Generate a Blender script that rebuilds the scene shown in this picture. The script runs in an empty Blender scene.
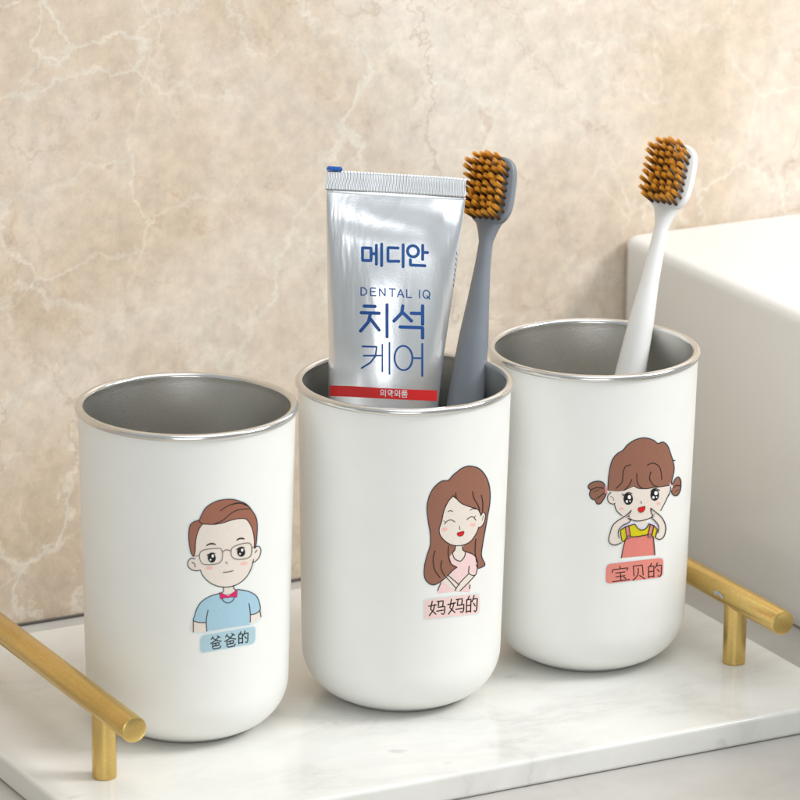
import bpy, bmesh, math, random
from mathutils import Vector, Matrix
from mathutils.bvhtree import BVHTree
from mathutils.geometry import delaunay_2d_cdt
random.seed(7)
S = 0.01                                   # lengths below are centimetres
V = Vector
scene = bpy.context.scene
COL = scene.collection

# ------------------------------------------------------------------ camera
FPX = 4543.6
CAM = V((-72.0143, -131.3992, 55.5881))
PITCH, YAW, ROLL = map(math.radians, (16.8409, 28.4279, 0.7104))
FWD = V((math.sin(YAW) * math.cos(PITCH), math.cos(YAW) * math.cos(PITCH), -math.sin(PITCH)))
r_ = V((math.cos(YAW), -math.sin(YAW), 0)); u_ = r_.cross(FWD)
RT = r_ * math.cos(ROLL) + u_ * math.sin(ROLL)
UP = -r_ * math.sin(ROLL) + u_ * math.cos(ROLL)
cd = bpy.data.cameras.new('camera'); cam = bpy.data.objects.new('camera', cd); COL.objects.link(cam)
cam.matrix_world = Matrix.Translation(CAM * S) @ Matrix((RT, UP, -FWD)).transposed().to_4x4()
cd.sensor_width = 36; cd.lens = FPX / 800 * 36; cd.clip_start = 0.05; cd.clip_end = 60
cd.dof.use_dof = True; cd.dof.aperture_fstop = 26; cd.dof.focus_distance = 1.555
scene.camera = cam

def pix_dir(x, y):
    return (FWD + RT * ((x - 400) / FPX) - UP * ((y - 400) / FPX)).normalized()

# ------------------------------------------------------------------ materials
def lin(c):
    return tuple(((v / 255 + 0.055) / 1.055) ** 2.4 if v > 10 else v / 255 / 12.92 for v in c) + (1,)

def newmat(name):
    m = bpy.data.materials.new(name); m.use_nodes = True
    nt = m.node_tree; b = nt.nodes['Principled BSDF']
    return m, nt, b

def N(nt, t, **kw):
    n = nt.nodes.new(t)
    for k, v in kw.items():
        if k in n.inputs: n.inputs[k].default_value = v
        else: setattr(n, k, v)
    return n

def simple(name, col, rough=0.5, metal=0.0, spec=0.5, bump=0.0, bscale=900, coat=0.0, mottle=0.0, mscale=60):
    m, nt, b = newmat(name)
    b.inputs['Base Color'].default_value = col
    b.inputs['Roughness'].default_value = rough; b.inputs['Metallic'].default_value = metal
    b.inputs['Specular IOR Level'].default_value = spec; b.inputs['Coat Weight'].default_value = coat
    tc = N(nt, 'ShaderNodeTexCoord')
    if bump:
        no = N(nt, 'ShaderNodeTexNoise', Scale=bscale, Detail=3.0); bp = N(nt, 'ShaderNodeBump', Strength=bump, Distance=0.0004)
        nt.links.new(tc.outputs['Object'], no.inputs['Vector']); nt.links.new(no.outputs['Fac'], bp.inputs['Height'])
        nt.links.new(bp.outputs['Normal'], b.inputs['Normal'])
    if mottle:
        n2 = N(nt, 'ShaderNodeTexNoise', Scale=mscale, Detail=5.0)
        mr = N(nt, 'ShaderNodeMapRange'); mr.inputs[1].default_value = .3; mr.inputs[2].default_value = .7
        mr.inputs[3].default_value = 1 - mottle; mr.inputs[4].default_value = 1 + mottle
        mx = N(nt, 'ShaderNodeVectorMath', operation='SCALE'); mx.inputs[0].default_value = col[:3]
        nt.links.new(tc.outputs['Object'], n2.inputs['Vector']); nt.links.new(n2.outputs['Fac'], mr.inputs[0])
        nt.links.new(mr.outputs[0], mx.inputs['Scale']); nt.links.new(mx.outputs[0], b.inputs['Base Color'])
        m2 = N(nt, 'ShaderNodeMapRange'); m2.inputs[1].default_value = .3; m2.inputs[2].default_value = .7
        m2.inputs[3].default_value = max(0.02, rough - .06); m2.inputs[4].default_value = rough + .08
        nt.links.new(n2.outputs['Fac'], m2.inputs[0]); nt.links.new(m2.outputs[0], b.inputs['Roughness'])
    return m

def ramp(nt, stops, interp='LINEAR'):
    r = N(nt, 'ShaderNodeValToRGB'); cr = r.color_ramp; cr.interpolation = interp
    cr.elements[0].position, cr.elements[0].color = stops[0]
    cr.elements[1].position, cr.elements[1].color = stops[-1]
    for p, c in stops[1:-1]:
        e = cr.elements.new(p); e.color = c
    return r

def mixc(nt, fac, a, b_, blend='MIX'):
    m = N(nt, 'ShaderNodeMix', data_type='RGBA', blend_type=blend)
    for sock, v in ((m.inputs[0], fac), (m.inputs[6], a), (m.inputs[7], b_)):
        if hasattr(v, 'node'): nt.links.new(v, sock)
        else: sock.default_value = v
    return m.outputs[2]

def g(v): return (v, v, v, 1)

def wall_marble():
    m, nt, b = newmat('beige_marble')
    tc = N(nt, 'ShaderNodeTexCoord'); P = tc.outputs['Object']
    def noise(scale, detail=6.0, rough=.55, dist=0.0, vec=P, off=(0, 0, 0)):
        mp = N(nt, 'ShaderNodeMapping'); mp.inputs['Location'].default_value = off; nt.links.new(vec, mp.inputs[0])
        n = N(nt, 'ShaderNodeTexNoise', Scale=scale, Detail=detail, Roughness=rough, Distortion=dist)
        nt.links.new(mp.outputs[0], n.inputs['Vector']); return n
    # large drifting tone: random, tan to cream
    sx = N(nt, 'ShaderNodeSeparateXYZ'); nt.links.new(P, sx.inputs[0])
    big = noise(7, 4, .5, .6)
    tone = ramp(nt, [(.34, lin((210, 191, 168))), (.48, lin((219, 202, 181))), (.6, lin((228, 214, 197))), (.72, lin((237, 227, 214)))])
    # light gradient painted into the tone: brighter towards the right
    mr = N(nt, 'ShaderNodeMapRange'); mr.inputs[1].default_value = -.1; mr.inputs[2].default_value = .26
    mr.inputs[3].default_value = -.04; mr.inputs[4].default_value = .13
    nt.links.new(sx.outputs[0], mr.inputs[0])
    ad = N(nt, 'ShaderNodeMath', operation='ADD'); nt.links.new(big.outputs['Fac'], ad.inputs[0]); nt.links.new(mr.outputs[0], ad.inputs[1])
    nt.links.new(ad.outputs[0], tone.inputs[0])
    col = tone.outputs[0]
    # mid clouds
    mid = noise(34, 9, .66, .9, off=(3, 1, 2))
    r1 = ramp(nt, [(.4, g(0)), (.58, g(1))]); nt.links.new(mid.outputs['Fac'], r1.inputs[0])
    mm = N(nt, 'ShaderNodeMath', operation='MULTIPLY'); mm.inputs[1].default_value = .14; nt.links.new(r1.outputs[0], mm.inputs[0])
    col = mixc(nt, mm.outputs[0], col, lin((204, 182, 156)))
    # orange brown blotches
    bl = noise(75, 9, .7, 1.0, off=(9, 4, 7)); r2 = ramp(nt, [(.58, g(0)), (.66, g(1))]); nt.links.new(bl.outputs['Fac'], r2.inputs[0])
    mm2 = N(nt, 'ShaderNodeMath', operation='MULTIPLY'); mm2.inputs[1].default_value = .34; nt.links.new(r2.outputs[0], mm2.inputs[0])
    col = mixc(nt, mm2.outputs[0], col, lin((188, 154, 122)))
    # pale cloud patches
    pl = noise(11, 12, .72, 1.2, off=(1, 14, 5)); r3 = ramp(nt, [(.5, g(0)), (.66, g(1))]); nt.links.new(pl.outputs['Fac'], r3.inputs[0])
    mm3 = N(nt, 'ShaderNodeMath', operation='MULTIPLY'); mm3.inputs[1].default_value = .38; nt.links.new(r3.outputs[0], mm3.inputs[0])
    col = mixc(nt, mm3.outputs[0], col, lin((232, 222, 211)))
    # veins: distorted cell edges, broken up by a mask
    def veins(scale, width, off, amt, dist, mask_lo, mask_hi, colour, stretch=(1, 1, 1)):
        nonlocal col
        dn = noise(18, 6, .65, 0, off=off)
        sub = N(nt, 'ShaderNodeVectorMath', operation='SUBTRACT'); sub.inputs[1].default_value = (.5, .5, .5)
        nt.links.new(dn.outputs['Color'], sub.inputs[0])
        sc = N(nt, 'ShaderNodeVectorMath', operation='SCALE'); sc.inputs['Scale'].default_value = dist; nt.links.new(sub.outputs[0], sc.inputs[0])
        av = N(nt, 'ShaderNodeVectorMath', operation='ADD'); nt.links.new(P, av.inputs[0]); nt.links.new(sc.outputs[0], av.inputs[1])
        mp = N(nt, 'ShaderNodeMapping'); mp.inputs['Rotation'].default_value = (0, .5, 0); mp.inputs['Scale'].default_value = stretch
        mp.inputs['Location'].default_value = off; nt.links.new(av.outputs[0], mp.inputs[0])
        vo = N(nt, 'ShaderNodeTexVoronoi', feature='DISTANCE_TO_EDGE', Scale=scale); nt.links.new(mp.outputs[0], vo.inputs['Vector'])
        rr = ramp(nt, [(0, g(1)), (width * .35, g(.8)), (width, g(0))]); nt.links.new(vo.outputs['Distance'], rr.inputs[0])
        mk = noise(9, 5, .6, 0, off=(off[1], off[2], off[0])); rk = ramp(nt, [(mask_lo, g(0)), (mask_hi, g(1))]); nt.links.new(mk.outputs['Fac'], rk.inputs[0])
        a = N(nt, 'ShaderNodeMath', operation='MULTIPLY'); nt.links.new(rr.outputs[0], a.inputs[0]); nt.links.new(rk.outputs[0], a.inputs[1])
        a2 = N(nt, 'ShaderNodeMath', operation='MULTIPLY'); a2.inputs[1].default_value = amt; nt.links.new(a.outputs[0], a2.inputs[0])
        col = mixc(nt, a2.outputs[0], col, colour)
    veins(9, .013, (2.3, .4, 1.7), .6, .06, .4, .56, lin((242, 237, 224)), (1, 1, .5))
    veins(26, .022, (4.3, 8.4, 2.7), .5, .045, .43, .58, lin((240, 235, 222)), (1, 1, .7))
    veins(17, .022, (5.1, 2.2, .9), .45, .05, .47, .6, lin((240, 234, 221)))
    veins(11, .012, (7.7, 3.2, 4.9), .34, .08, .45, .6, lin((178, 150, 122)), (1, 1, .7))
    # fine grain
    fg = noise(150, 6, .7); r5 = ramp(nt, [(.3, g(.86)), (.7, g(1.12))]); nt.links.new(fg.outputs['Fac'], r5.inputs[0])
    col = mixc(nt, 1.0, col, r5.outputs[0], 'MULTIPLY')
    sp = noise(420, 3, .6); r6 = ramp(nt, [(.66, g(0)), (.72, g(.45))]); nt.links.new(sp.outputs['Fac'], r6.inputs[0])
    col = mixc(nt, r6.outputs[0], col, lin((240, 232, 218)))
    nt.links.new(col, b.inputs['Base Color'])
    b.inputs['Roughness'].default_value = .32; b.inputs['Specular IOR Level'].default_value = .4
    return m

def white_marble(name, base, vein, dark, rough, amt):
    m, nt, b = newmat(name)
    tc = N(nt, 'ShaderNodeTexCoord'); P = tc.outputs['Object']
    mp = N(nt, 'ShaderNodeMapping'); mp.inputs['Rotation'].default_value = (0, 0, .6); mp.inputs['Scale'].default_value = (1, 1.5, 1); nt.links.new(P, mp.inputs[0])
    n1 = N(nt, 'ShaderNodeTexNoise', Scale=9.0, Detail=9.0, Roughness=.6, Distortion=.9); nt.links.new(mp.outputs[0], n1.inputs['Vector'])
    r1 = ramp(nt, [(.42, g(0)), (.5, g(.6)), (.515, g(1)), (.54, g(.5)), (.64, g(0))]); nt.links.new(n1.outputs['Fac'], r1.inputs[0])
    n2 = N(nt, 'ShaderNodeTexNoise', Scale=5.0, Detail=4.0); nt.links.new(P, n2.inputs['Vector'])
    r2 = ramp(nt, [(.42, g(0)), (.66, g(1))]); nt.links.new(n2.outputs['Fac'], r2.inputs[0])
    mu = N(nt, 'ShaderNodeMath', operation='MULTIPLY'); nt.links.new(r1.outputs[0], mu.inputs[0]); nt.links.new(r2.outputs[0], mu.inputs[1])
    mu2 = N(nt, 'ShaderNodeMath', operation='MULTIPLY'); mu2.inputs[1].default_value = amt; nt.links.new(mu.outputs[0], mu2.inputs[0])
    n3 = N(nt, 'ShaderNodeTexNoise', Scale=30.0, Detail=8.0, Roughness=.65); nt.links.new(P, n3.inputs['Vector'])
    r3 = ramp(nt, [(.35, base), (.7, vein)]); nt.links.new(n3.outputs['Fac'], r3.inputs[0])
    col = mixc(nt, mu2.outputs[0], r3.outputs[0], dark)
    # sparse small grey flecks
    n4 = N(nt, 'ShaderNodeTexNoise', Scale=55.0, Detail=3.0); nt.links.new(mp.outputs[0], n4.inputs['Vector'])
    r4 = ramp(nt, [(.7, g(0)), (.78, g(.5))]); nt.links.new(n4.outputs['Fac'], r4.inputs[0])
    col = mixc(nt, r4.outputs[0], col, dark)
    nt.links.new(col, b.inputs['Base Color']); b.inputs['Roughness'].default_value = rough
    bp = N(nt, 'ShaderNodeBump', Strength=.06, Distance=.0003); nt.links.new(n3.outputs['Fac'], bp.inputs['Height']); nt.links.new(bp.outputs['Normal'], b.inputs['Normal'])
    return m

M = {}
M['wall'] = wall_marble()
M['tray'] = white_marble('white_marble', lin((238, 237, 232)), lin((228, 228, 224)), lin((182, 181, 177)), .13, .4)
M['counter'] = white_marble('counter_stone', lin((200, 197, 192)), lin((188, 185, 180)), lin((174, 170, 165)), .28, .4)
M['ceramic'] = simple('white_ceramic', lin((236, 236, 234)), .22, coat=.3, mottle=.01, mscale=12)
M['cup'] = simple('warm_white_paint', lin((240, 240, 236)), .36, spec=.45, bump=.05, bscale=1400, mottle=.012, mscale=90)
M['caulk'] = simple('dark_joint', lin((90, 84, 80)), .7, mottle=.1)
M['white_plastic'] = simple('white_plastic', lin((240, 240, 238)), .3, mottle=.01)
M['grey_plastic'] = simple('slate_grey_plastic', lin((124, 130, 138)), .36, bump=.08, bscale=1500, mottle=.03)
M['cap_plastic'] = simple('cap_plastic', lin((225, 226, 228)), .35, mottle=.01)
M['solder'] = simple('pale_solder', lin((196, 200, 208)), .35, metal=.8, mottle=.1, mscale=500)

def steel(name, base, rough, bump, scale):
    m = simple(name, base, rough, metal=1.0, bump=bump, bscale=scale, mottle=.035, mscale=3000); return m
M['steel_in'] = steel('sandblasted_steel', lin((218, 217, 212)), .32, .3, 2600)
M['steel_rim'] = steel('polished_steel', lin((216, 215, 212)), .16, .05, 600)

def brass():
    m, nt, b = newmat('brushed_brass')
    tc = N(nt, 'ShaderNodeTexCoord')
    mp = N(nt, 'ShaderNodeMapping'); mp.inputs['Scale'].default_value = (1, .25, 1); nt.links.new(tc.outputs['Object'], mp.inputs[0])
    n = N(nt, 'ShaderNodeTexNoise', Scale=3200.0, Detail=2.0, Roughness=.6); nt.links.new(mp.outputs[0], n.inputs['Vector'])
    r = ramp(nt, [(.3, lin((212, 180, 108))), (.55, lin((222, 191, 120))), (.75, lin((232, 204, 136)))]); nt.links.new(n.outputs['Fac'], r.inputs[0])
    n2 = N(nt, 'ShaderNodeTexNoise', Scale=45.0, Detail=3.0); nt.links.new(tc.outputs['Object'], n2.inputs['Vector'])
    r2 = ramp(nt, [(.35, g(.93)), (.65, g(1.03))]); nt.links.new(n2.outputs['Fac'], r2.inputs[0])
    nt.links.new(mixc(nt, 1.0, r.outputs[0], r2.outputs[0], 'MULTIPLY'), b.inputs['Base Color'])
    b.inputs['Metallic'].default_value = 1; b.inputs['Roughness'].default_value = .27
    bp = N(nt, 'ShaderNodeBump', Strength=.15, Distance=.0001); nt.links.new(n.outputs['Fac'], bp.inputs['Height']); nt.links.new(bp.outputs['Normal'], b.inputs['Normal'])
    return m
M['brass'] = brass()

def foil():
    m, nt, b = newmat('silver_foil')
    tc = N(nt, 'ShaderNodeTexCoord')
    n = N(nt, 'ShaderNodeTexNoise', Scale=1300.0, Detail=3.0); nt.links.new(tc.outputs['Object'], n.inputs['Vector'])
    mp = N(nt, 'ShaderNodeMapping'); mp.inputs['Scale'].default_value = (1, 1, .22); nt.links.new(tc.outputs['Object'], mp.inputs[0])
    n2 = N(nt, 'ShaderNodeTexNoise', Scale=55.0, Detail=3.0, Distortion=.9); nt.links.new(mp.outputs[0], n2.inputs['Vector'])
    b.inputs['Base Color'].default_value = lin((236, 239, 242)); b.inputs['Metallic'].default_value = .92; b.inputs['Roughness'].default_value = .3
    bp = N(nt, 'ShaderNodeBump', Strength=.14, Distance=.0002); nt.links.new(n.outputs['Fac'], bp.inputs['Height'])
    bq = N(nt, 'ShaderNodeBump', Strength=.4, Distance=.002); nt.links.new(n2.outputs['Fac'], bq.inputs['Height']); nt.links.new(bp.outputs['Normal'], bq.inputs['Normal'])
    nt.links.new(bq.outputs['Normal'], b.inputs['Normal'])
    return m
M['foil'] = foil()

def ink(name, rgb, rough=.45):
    k = 'ink_' + name
    if k not in M: M[k] = simple(k, lin(rgb), rough, spec=.3, mottle=.025, mscale=700)
    return M[k]

def bristle_mat():
    m, nt, b = newmat('dyed_bristle')
    tc = N(nt, 'ShaderNodeTexCoord'); s = N(nt, 'ShaderNodeSeparateXYZ'); nt.links.new(tc.outputs['Object'], s.inputs[0])
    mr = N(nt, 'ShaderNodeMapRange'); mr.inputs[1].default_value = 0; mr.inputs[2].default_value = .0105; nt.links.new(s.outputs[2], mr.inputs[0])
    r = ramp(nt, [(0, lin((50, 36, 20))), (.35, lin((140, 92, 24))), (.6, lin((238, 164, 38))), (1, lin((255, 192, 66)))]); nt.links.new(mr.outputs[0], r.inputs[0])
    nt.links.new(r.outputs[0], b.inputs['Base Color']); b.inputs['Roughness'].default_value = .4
    return m
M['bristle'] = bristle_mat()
M['bristle_dark'] = simple('charcoal_bristle', lin((58, 48, 38)), .45, mottle=.05)

# ------------------------------------------------------------------ object helpers
def link(o, parent=None):
    COL.objects.link(o)
    if parent is not None: o.parent = parent
    return o

def thing(name, label, cat, loc, group=None):
    o = bpy.data.objects.new(name, None); o.location = V(loc) * S; o.empty_display_size = .01; link(o)
    o['label'] = label; o['category'] = cat
    if group: o['group'] = group
    return o

def mesh_obj(name, verts, faces, mats, parent=None, base=(0, 0, 0), midx=None, smooth=True, weld=False):
    """verts are world centimetres; base is the parent's base point."""
    me = bpy.data.meshes.new(name); bs = V(base)
    me.from_pydata([tuple((V(v) - bs) * S) for v in verts], [], faces)
    for m in (mats if isinstance(mats, (list, tuple)) else [mats]): me.materials.append(m)
    if midx: me.polygons.foreach_set('material_index', midx)
    me.polygons.foreach_set('use_smooth', [smooth] * len(me.polygons))
    me.update()
    return link(bpy.data.objects.new(name, me), parent)

def sharpen(o, deg=35):
    bm = bmesh.new(); bm.from_mesh(o.data); bm.normal_update()
    for e in bm.edges:
        if len(e.link_faces) == 2 and e.calc_face_angle(0) > math.radians(deg): e.smooth = False
    bm.to_mesh(o.data); bm.free()

def lathe(profile, c, n=192, axis=None):
    """profile [(r,z)] about the vertical through c -> verts, faces"""
    vs, fs = [], []
    cx, cy, cz = c
    rings = []
    for r, z in profile:
        if r < 1e-6:
            rings.append([len(vs)]); vs.append((cx, cy, cz + z))
        else:
            st = len(vs); rings.append(list(range(st, st + n)))
            for i in range(n):
                a = 2 * math.pi * i / n; vs.append((cx + r * math.cos(a), cy + r * math.sin(a), cz + z))
    for A, B in zip(rings, rings[1:]):
        for i in range(n):
            j = (i + 1) % n
            if len(A) == 1 and len(B) == 1: continue
            if len(A) == 1: fs.append((A[0], B[j], B[i]))
            elif len(B) == 1: fs.append((A[i], A[j], B[0]))
            else: fs.append((A[i], A[j], B[j], B[i]))
    return vs, fs

def box(x0, x1, y0, y1, z0, z1, name, mat, bev=.0, seg=4, parent=None, base=(0, 0, 0), cuts=0):
    bm = bmesh.new(); bmesh.ops.create_cube(bm, size=1)
    for v in bm.verts:
        v.co = V(((x0 + x1) / 2 + v.co.x * (x1 - x0), (y0 + y1) / 2 + v.co.y * (y1 - y0), (z0 + z1) / 2 + v.co.z * (z1 - z0)))
        v.co = (v.co - V(base)) * S
    if bev: bmesh.ops.bevel(bm, geom=bm.edges[:], offset=bev * S, segments=seg, profile=.5, affect='EDGES')
    me = bpy.data.meshes.new(name); bm.to_mesh(me); bm.free(); me.materials.append(mat)
    me.polygons.foreach_set('use_smooth', [bool(bev)] * len(me.polygons))
    o = link(bpy.data.objects.new(name, me), parent)
    if bev:
        w = o.modifiers.new('wn', 'WEIGHTED_NORMAL'); w.keep_sharp = False; w.weight = 100
    return o

# ------------------------------------------------------------------ the setting
TH = .97                                   # tray thickness; its top is z = 0
WY = 13.8
cnt = box(-160, 160, -48, WY - .05, -TH - 3, -TH, 'counter', M['counter']); cnt['kind'] = 'structure'; cnt['label'] = 'pale grey stone counter under the tray'
wall = box(-160, 160, WY, WY + 2, -TH - 3, 120, 'wall', M['wall'])
wall['label'] = 'beige veined marble wall slab behind the cups'; wall['category'] = 'wall'
jt = box(-160, 160, WY - .12, WY - .003, -TH + .003, -TH + .1, 'wall_joint', M['caulk'], .03, 2, parent=wall)

# wash basin: a thick ceramic block with a bowl sunk in it
BX, BT = 16.07, 11.05
def basin():
    t = thing('wash_basin', 'square white ceramic basin with rounded edges against the marble wall', 'basin', (BX, WY, -TH))
    x1, y0, y1 = 66, -30, WY - .05
    bm = bmesh.new()
    def loop(xa, xb, ya, yb, z, r, n=10):
        vs = []
        for cx, cy, a0 in ((xb - r, yb - r, 0), (xa + r, yb - r, 90), (xa + r, ya + r, 180), (xb - r, ya + r, 270)):
            for i in range(n + 1):
                a = math.radians(a0 + 90 * i / n); vs.append(bm.verts.new((V((cx + r * math.cos(a), cy + r * math.sin(a), z)) - V((BX, WY, -TH))) * S))
        return vs
    rings = []
    def R_(i, z, r): rings.append(loop(BX + i, x1 - i, y0 + i, y1 - i, z, r))
    R_(.55, -TH + .003, .5); R_(.3, -TH + .1, .6); R_(.12, -TH + .8, .8)
    R_(0, -TH + 3, .9); R_(0, BT - .5, .9)
    for k in range(1, 9):
        a = math.radians(90 * k / 8); R_(.45 * (1 - math.cos(a)), BT - .45 + .45 * math.sin(a), max(.3, .9 - .6 * k / 8))
    R_(9.5, BT - .02, 4); 
    for k in range(1, 7):
        a = math.radians(90 * k / 6); rings.append(loop(BX + 9.5 + .8 * math.sin(a), x1 - 9.5 - .8 * math.sin(a), y0 + 9.5, y1 - 9.5 + 0, BT - .02 - .8 * (1 - math.cos(a)), 4))
    rings.append(loop(BX + 13, x1 - 13, y0 + 13, y1 - 13, BT - 8, 6))
    rings.append(loop(BX + 18, x1 - 18, y0 + 17, y1 - 17, BT - 9.2, 6))
    for A, B in zip(rings, rings[1:]):
        for i in range(len(A)):
            j = (i + 1) % len(A); bm.faces.new((A[i], A[j], B[j], B[i]))
    bm.faces.new(rings[-1]); bm.faces.new(list(reversed(rings[0])))
    me = bpy.data.meshes.new('basin_body'); bm.to_mesh(me); bm.free(); me.materials.append(M['ceramic'])
    me.polygons.foreach_set('use_smooth', [True] * len(me.polygons)); o = link(bpy.data.objects.new('basin_body', me), t)
    w = o.modifiers.new('wn', 'WEIGHTED_NORMAL'); w.weight = 100
    vs, fs = lathe([(0, .25), (1.6, .25), (2.1, .18), (2.2, .02)], ((BX + x1) / 2, (y0 + y1) / 2, BT - 9.2), 48)
    mesh_obj('drain', vs, fs, M['steel_rim'], t, (BX, WY, -TH))
basin()

# ------------------------------------------------------------------ marble tray with two brass handles
TX0, TX1, TY0, TY1 = -16.0, 12.78, -8.48, 10.58
tray_base = ((TX0 + TX1) / 2, (TY0 + TY1) / 2, -TH)
tray = thing('marble_tray', 'white marble slab tray with two brass bar handles, standing on the counter', 'tray', tray_base)
box(TX0, TX1, TY0, TY1, -TH + .002, 0, 'tray_slab', M['tray'], .16, 5, tray, tray_base)

def rod(p0, p1, r, bev=.09, n=48):
    p0, p1 = V(p0), V(p1); d = (p1 - p0); L = d.length; d.normalize()
    a = d.orthogonal().normalized(); b = d.cross(a)
    prof = [(0, 0), (r - bev, 0), (r - bev * .3, bev * .3), (r, bev), (r, L - bev), (r - bev * .3, L - bev * .3), (r - bev, L), (0, L)]
    vs, fs = lathe(prof, (0, 0, 0), n)
    return [p0 + a * v[0] + b * v[1] + d * v[2] for v in vs], fs
def handle(x, yf, yb, pf, pb, chip=None):
    vs, fs = rod((x, yf, 2.46), (x, yb, 2.46), .45)
    h = mesh_obj('handle', vs, fs, M['brass'], tray, tray_base); sharpen(h)
    for py in (pf, pb):
        prof = [(0, 0), (.385, 0), (.41, .03), (.41, 2.46), (0, 2.46)]
        vs, fs = lathe(prof, (x, py, .002), 40)
        p = mesh_obj('post', vs, fs, M['brass'], h, tray_base); sharpen(p)
    return h
h1 = handle(-13.72, -5.9, 9.0, -3.5, 6.7)
h2 = handle(10.87, -6.55, 8.5, -3.45, 6.2)

# a patch of bare solder where the right bar meets its post
hb = BVHTree.FromPolygons([(v.co) for v in h2.data.vertices], [tuple(p.vertices) for p in h2.data.polygons])
def patch_on(tree, base, poly, off, name, mat, parent):
    vs = []
    for x, y in poly:
        o = (CAM - V(base)) * S; hit, nrm, _, _ = tree.ray_cast(o, pix_dir(x, y))
        if hit is None: return None
        vs.append((hit + nrm * off * S) / S + V(base))
    return mesh_obj(name, vs, [tuple(range(len(vs)))], mat, parent, base)
patch_on(hb, tray_base, [(713.5, 591), (715.5, 590), (718.5, 591.5), (721, 593.5), (723.5, 596), (724.5, 599.5), (722, 598), (719.5, 595.5), (716, 595), (714, 593.5)], .012, 'solder_mark', M['solder'], h2)

# ------------------------------------------------------------------ decals: shapes laid on the real surface
def cmr(pts, closed=False, step=1.1):
    """Catmull-Rom resample"""
    P = [V((p[0], p[1])) for p in pts]; n = len(P); out = []
    if n == 2 and not closed:
        k = max(1, int((P[1] - P[0]).length / step)); return [P[0].lerp(P[1], i / k) for i in range(k + 1)]
    segs = n if closed else n - 1
    for i in range(segs):
        if closed: a, b, c, d = P[(i - 1) % n], P[i], P[(i + 1) % n], P[(i + 2) % n]
        else: a, b, c, d = P[max(i - 1, 0)], P[i], P[i + 1], P[min(i + 2, n - 1)]
        k = max(2, int((c - b).length / step))
        for j in range(k):
            t = j / k
            out.append(.5 * ((2 * b) + (c - a) * t + (2 * a - 5 * b + 4 * c - d) * t * t + (3 * b - a - 3 * c + d) * t ** 3))
    if not closed: out.append(P[-1])
    return out

class Decal:
    """collects filled shapes and pen strokes in sheet coordinates and lays them on a surface"""
    def __init__(s, project, xf, layer=.0009):
        s.project, s.xf, s.layer = project, xf, layer
        s.v, s.f, s.mi, s.mats, s.off = [], [], [], [], .003
    def _m(s, mat):
        if mat not in s.mats: s.mats.append(mat)
        return s.mats.index(mat)
    def _add(s, pts, faces, mat, off):
        b = len(s.v); m = s._m(mat)
        s.v += [s.project(p[0], p[1], off) for p in pts]
        s.f += [tuple(b + i for i in f) for f in faces]; s.mi += [m] * len(faces)
    def fill(s, pts, mat, smooth=True, raw=False):
        s.off += s.layer
        P = [V(p) for p in pts] if raw else [V(s.xf(p)) for p in pts]
        if smooth: P = cmr(P, True, 1.0)
        else:
            Q = []
            for i in range(len(P)):
                a, b = P[i], P[(i + 1) % len(P)]; k = max(1, math.ceil((b - a).length / 1.2)); Q += [a.lerp(b, q / k) for q in range(k)]
            P = Q
        n = len(P); xs = [p.x for p in P]; ys = [p.y for p in P]
        st = 2.2; grid = []
        def inside(x, y):
            c = False; j = n - 1
            for i in range(n):
                if (P[i].y > y) != (P[j].y > y) and x < (P[j].x - P[i].x) * (y - P[i].y) / (P[j].y - P[i].y) + P[i].x: c = not c
                j = i
            return c
        y = min(ys) + st / 2
        while y < max(ys):
            x = min(xs) + st / 2
            while x < max(xs):
                if inside(x, y): grid.append(V((x, y)))
                x += st
            y += st
        ov, oe, of, *_ = delaunay_2d_cdt(P + grid, [], [list(range(n))], 1, 1e-5)
        s._add([(p.x, p.y) for p in ov], [tuple(f) for f in of], mat, s.off)
    def ellipse(s, c, rx, ry, mat, rot=0, n=20):
        cr, sr = math.cos(rot), math.sin(rot)
        s.fill([(c[0] + rx * math.cos(a) * cr - ry * math.sin(a) * sr, c[1] + rx * math.cos(a) * sr + ry * math.sin(a) * cr) for a in [2 * math.pi * i / n for i in range(n)]], mat, False)
    def stroke(s, pts, w, mat, closed=False, smooth=True, taper=False):
        """w: pen width in photo pixels"""
        s.off += .00015
        P = [V(s.xf(p)) for p in pts]
        P = cmr(P, closed) if smooth else sum([cmr([P[i], P[i + 1]])[:-1] for i in range(len(P) - 1)], []) + [P[-1]]
        n = len(P); L, faces, vs = [], [], []
        for i in range(n):
            a = P[i - 1] if (i > 0 or closed) else P[i]; b = P[(i + 1) % n] if (i < n - 1 or closed) else P[i]
            d = b - a
            if d.length < 1e-9: d = V((1, 0))
            d.normalize(); nn = V((-d.y, d.x)); ww = w / 2
            if taper: ww *= .35 + .65 * math.sin(math.pi * min(1, max(0, (i + .5) / n))) ** .6
            vs += [P[i] + nn * ww, P[i] - nn * ww]
        for i in range(n if closed else n - 1):
            j = (i + 1) % n; faces.append((2 * i, 2 * i + 1, 2 * j + 1, 2 * j))
        if not closed and not taper:
            for k, sg in ((0, -1), (n - 1, 1)):
                d = (P[1] - P[0]) if k == 0 else (P[-1] - P[-2]); d.normalize(); nn = V((-d.y, d.x)); b0 = len(vs)
                for q in range(1, 6):
                    a = math.pi * q / 6; vs.append(P[k] + nn * (w / 2) * math.cos(a) + d * sg * (w / 2) * math.sin(a))
                faces.append((2 * k, b0, b0 + 1, b0 + 2, b0 + 3, b0 + 4, 2 * k + 1))
        s._add([(p.x, p.y) for p in vs], faces, mat, s.off)
    def build(s, name, parent, base):
        return mesh_obj(name, s.v, s.f, s.mats, parent, base, s.mi)

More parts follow.
